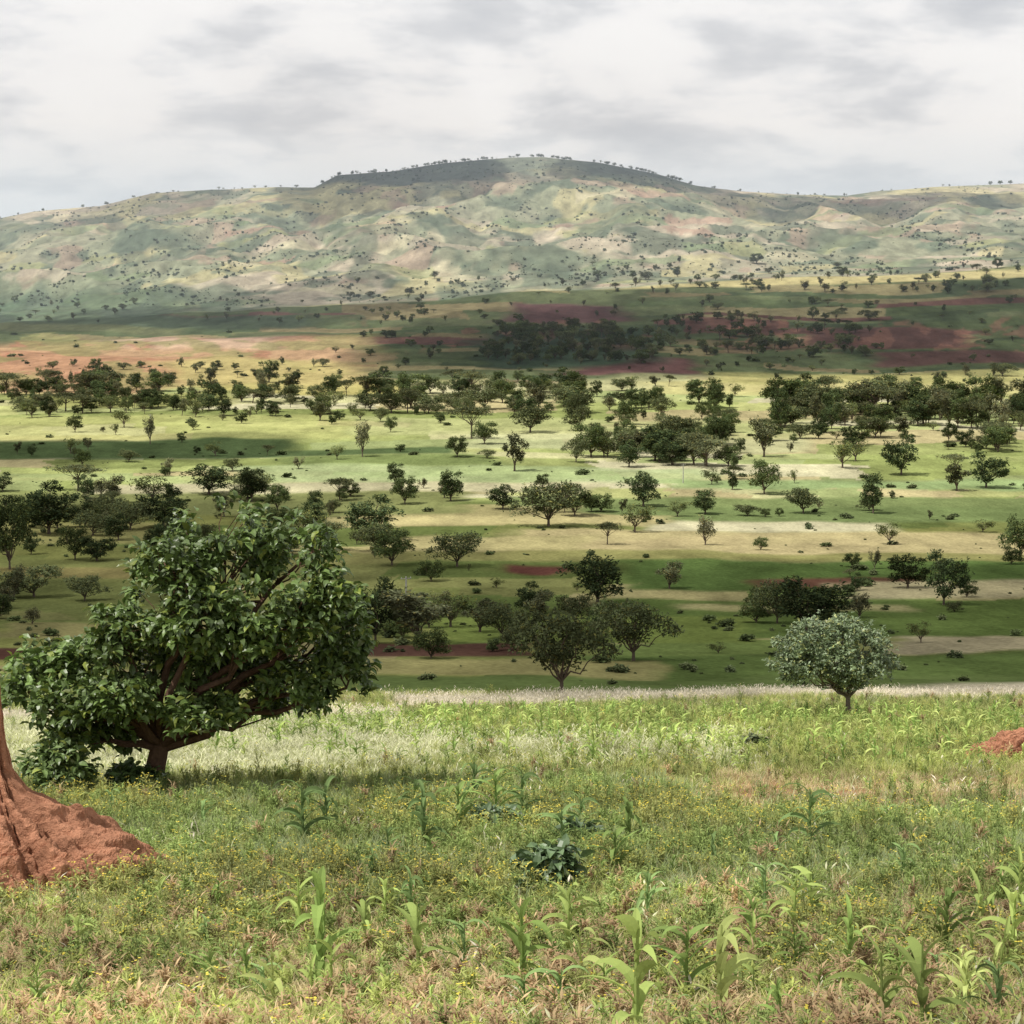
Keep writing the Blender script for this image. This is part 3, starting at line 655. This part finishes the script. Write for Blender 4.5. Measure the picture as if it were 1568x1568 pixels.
mh,nt,N,L=newmat('haze_air')
out=N.new('ShaderNodeOutputMaterial'); vs=N.new('ShaderNodeVolumeScatter'); vs.inputs['Color'].default_value=(.76,.88,1,1); vs.inputs['Density'].default_value=1.35e-4; vs.inputs['Anisotropy'].default_value=0.0
L.new(vs.outputs[0],out.inputs['Volume'])
g=Geo(); x0,x1,y0,y1,z0,z1=-5000,5000,900,6000,-400,420
g.add([(x0,y0,z0),(x1,y0,z0),(x1,y1,z0),(x0,y1,z0),(x0,y0,z1),(x1,y0,z1),(x1,y1,z1),(x0,y1,z1)],[(0,3,2,1),(4,5,6,7),(0,1,5,4),(1,2,6,5),(2,3,7,6),(3,0,4,7)],(1,1,1),0)
link('haze',g.mesh('haze',[mh]))

w=bpy.data.worlds.new('World'); scene.world=w; w.use_nodes=True; nt=w.node_tree; N=nt.nodes; L=nt.links; N.clear()
out=N.new('ShaderNodeOutputWorld'); sky=N.new('ShaderNodeTexSky'); sky.sky_type='NISHITA'; sky.sun_disc=False; sky.sun_elevation=elev; sky.sun_rotation=azn
b1=N.new('ShaderNodeBackground'); b1.inputs[1].default_value=.14; L.new(sky.outputs[0],b1.inputs[0])
tc=N.new('ShaderNodeTexCoord'); sp_=N.new('ShaderNodeSeparateXYZ'); L.new(tc.outputs['Generated'],sp_.inputs[0])
def ma(op,a_,b_=None,clamp=False):
    n=N.new('ShaderNodeMath'); n.operation=op; n.use_clamp=clamp
    for i,v in enumerate((a_,b_)):
        if v is None: continue
        if hasattr(v,'links'): L.new(v,n.inputs[i])
        else: n.inputs[i].default_value=v
    return n.outputs[0]
zc=ma('ADD',ma('MAXIMUM',sp_.outputs['Z'],0.0),.26)
cx_=ma('DIVIDE',sp_.outputs['X'],zc); cy_=ma('DIVIDE',sp_.outputs['Y'],zc)
cb=N.new('ShaderNodeCombineXYZ'); L.new(cx_,cb.inputs[0]); L.new(cy_,cb.inputs[1])
def wn(scale,det,rough,off,dist=0):
    mp=N.new('ShaderNodeMapping'); mp.inputs['Location'].default_value=off; L.new(cb.outputs[0],mp.inputs[0])
    n=N.new('ShaderNodeTexNoise'); n.inputs['Scale'].default_value=scale; n.inputs['Detail'].default_value=det; n.inputs['Roughness'].default_value=rough; n.inputs['Distortion'].default_value=dist
    L.new(mp.outputs[0],n.inputs['Vector']); return n.outputs['Fac']
na_=wn(3.9,8,.54,(6.3,2.9,0),.12); nb_=wn(1.4,5,.5,(7.3,2.2,0))
cr=N.new('ShaderNodeValToRGB'); L.new(na_,cr.inputs[0]); e=cr.color_ramp.elements
e[0].position=.30; e[0].color=(.62,.64,.68,1); e[1].position=.60; e[1].color=(1,1,1,1); x_=e.new(.41); x_.color=(.73,.745,.775,1); x_=e.new(.475); x_.color=(.87,.88,.90,1); x_=e.new(.53); x_.color=(.97,.97,.975,1)
hz=N.new('ShaderNodeMapRange'); hz.inputs[1].default_value=.035; hz.inputs[2].default_value=.085; hz.inputs[3].default_value=.75; hz.inputs[4].default_value=0; L.new(sp_.outputs['Z'],hz.inputs[0])
hm=N.new('ShaderNodeMix'); hm.data_type='RGBA'; L.new(hz.outputs[0],hm.inputs[0]); L.new(cr.outputs[0],hm.inputs[6]); hm.inputs[7].default_value=(.69,.84,.97,1)
mask=N.new('ShaderNodeMapRange'); mask.inputs[1].default_value=.24; mask.inputs[2].default_value=.34; mask.inputs[3].default_value=.5; L.new(nb_,mask.inputs[0])
dim=N.new('ShaderNodeMapRange'); dim.inputs[1].default_value=.17; dim.inputs[2].default_value=.7; dim.inputs[3].default_value=1; dim.inputs[4].default_value=.72; L.new(sp_.outputs['Z'],dim.inputs[0])
b2=N.new('ShaderNodeBackground'); L.new(hm.outputs[2],b2.inputs[0]); L.new(dim.outputs[0],b2.inputs[1])
mx=N.new('ShaderNodeMixShader'); L.new(mask.outputs[0],mx.inputs[0]); L.new(b1.outputs[0],mx.inputs[1]); L.new(b2.outputs[0],mx.inputs[2]); L.new(mx.outputs[0],out.inputs['Surface'])

# ------------------------------------------------------------------ camera
cd=bpy.data.cameras.new('camera'); cd.sensor_width=36; cd.lens=36*F/1568; cd.clip_start=.2; cd.clip_end=30000
co=bpy.data.objects.new('camera',cd); co.location=(0,0,0); co.rotation_euler=(math.pi/2-TILT,0,0); scene.collection.objects.link(co); scene.camera=co
scene.view_settings.view_transform='Standard'; scene.view_settings.look='None'; scene.view_settings.exposure=0
print('done',time.time()-T0)
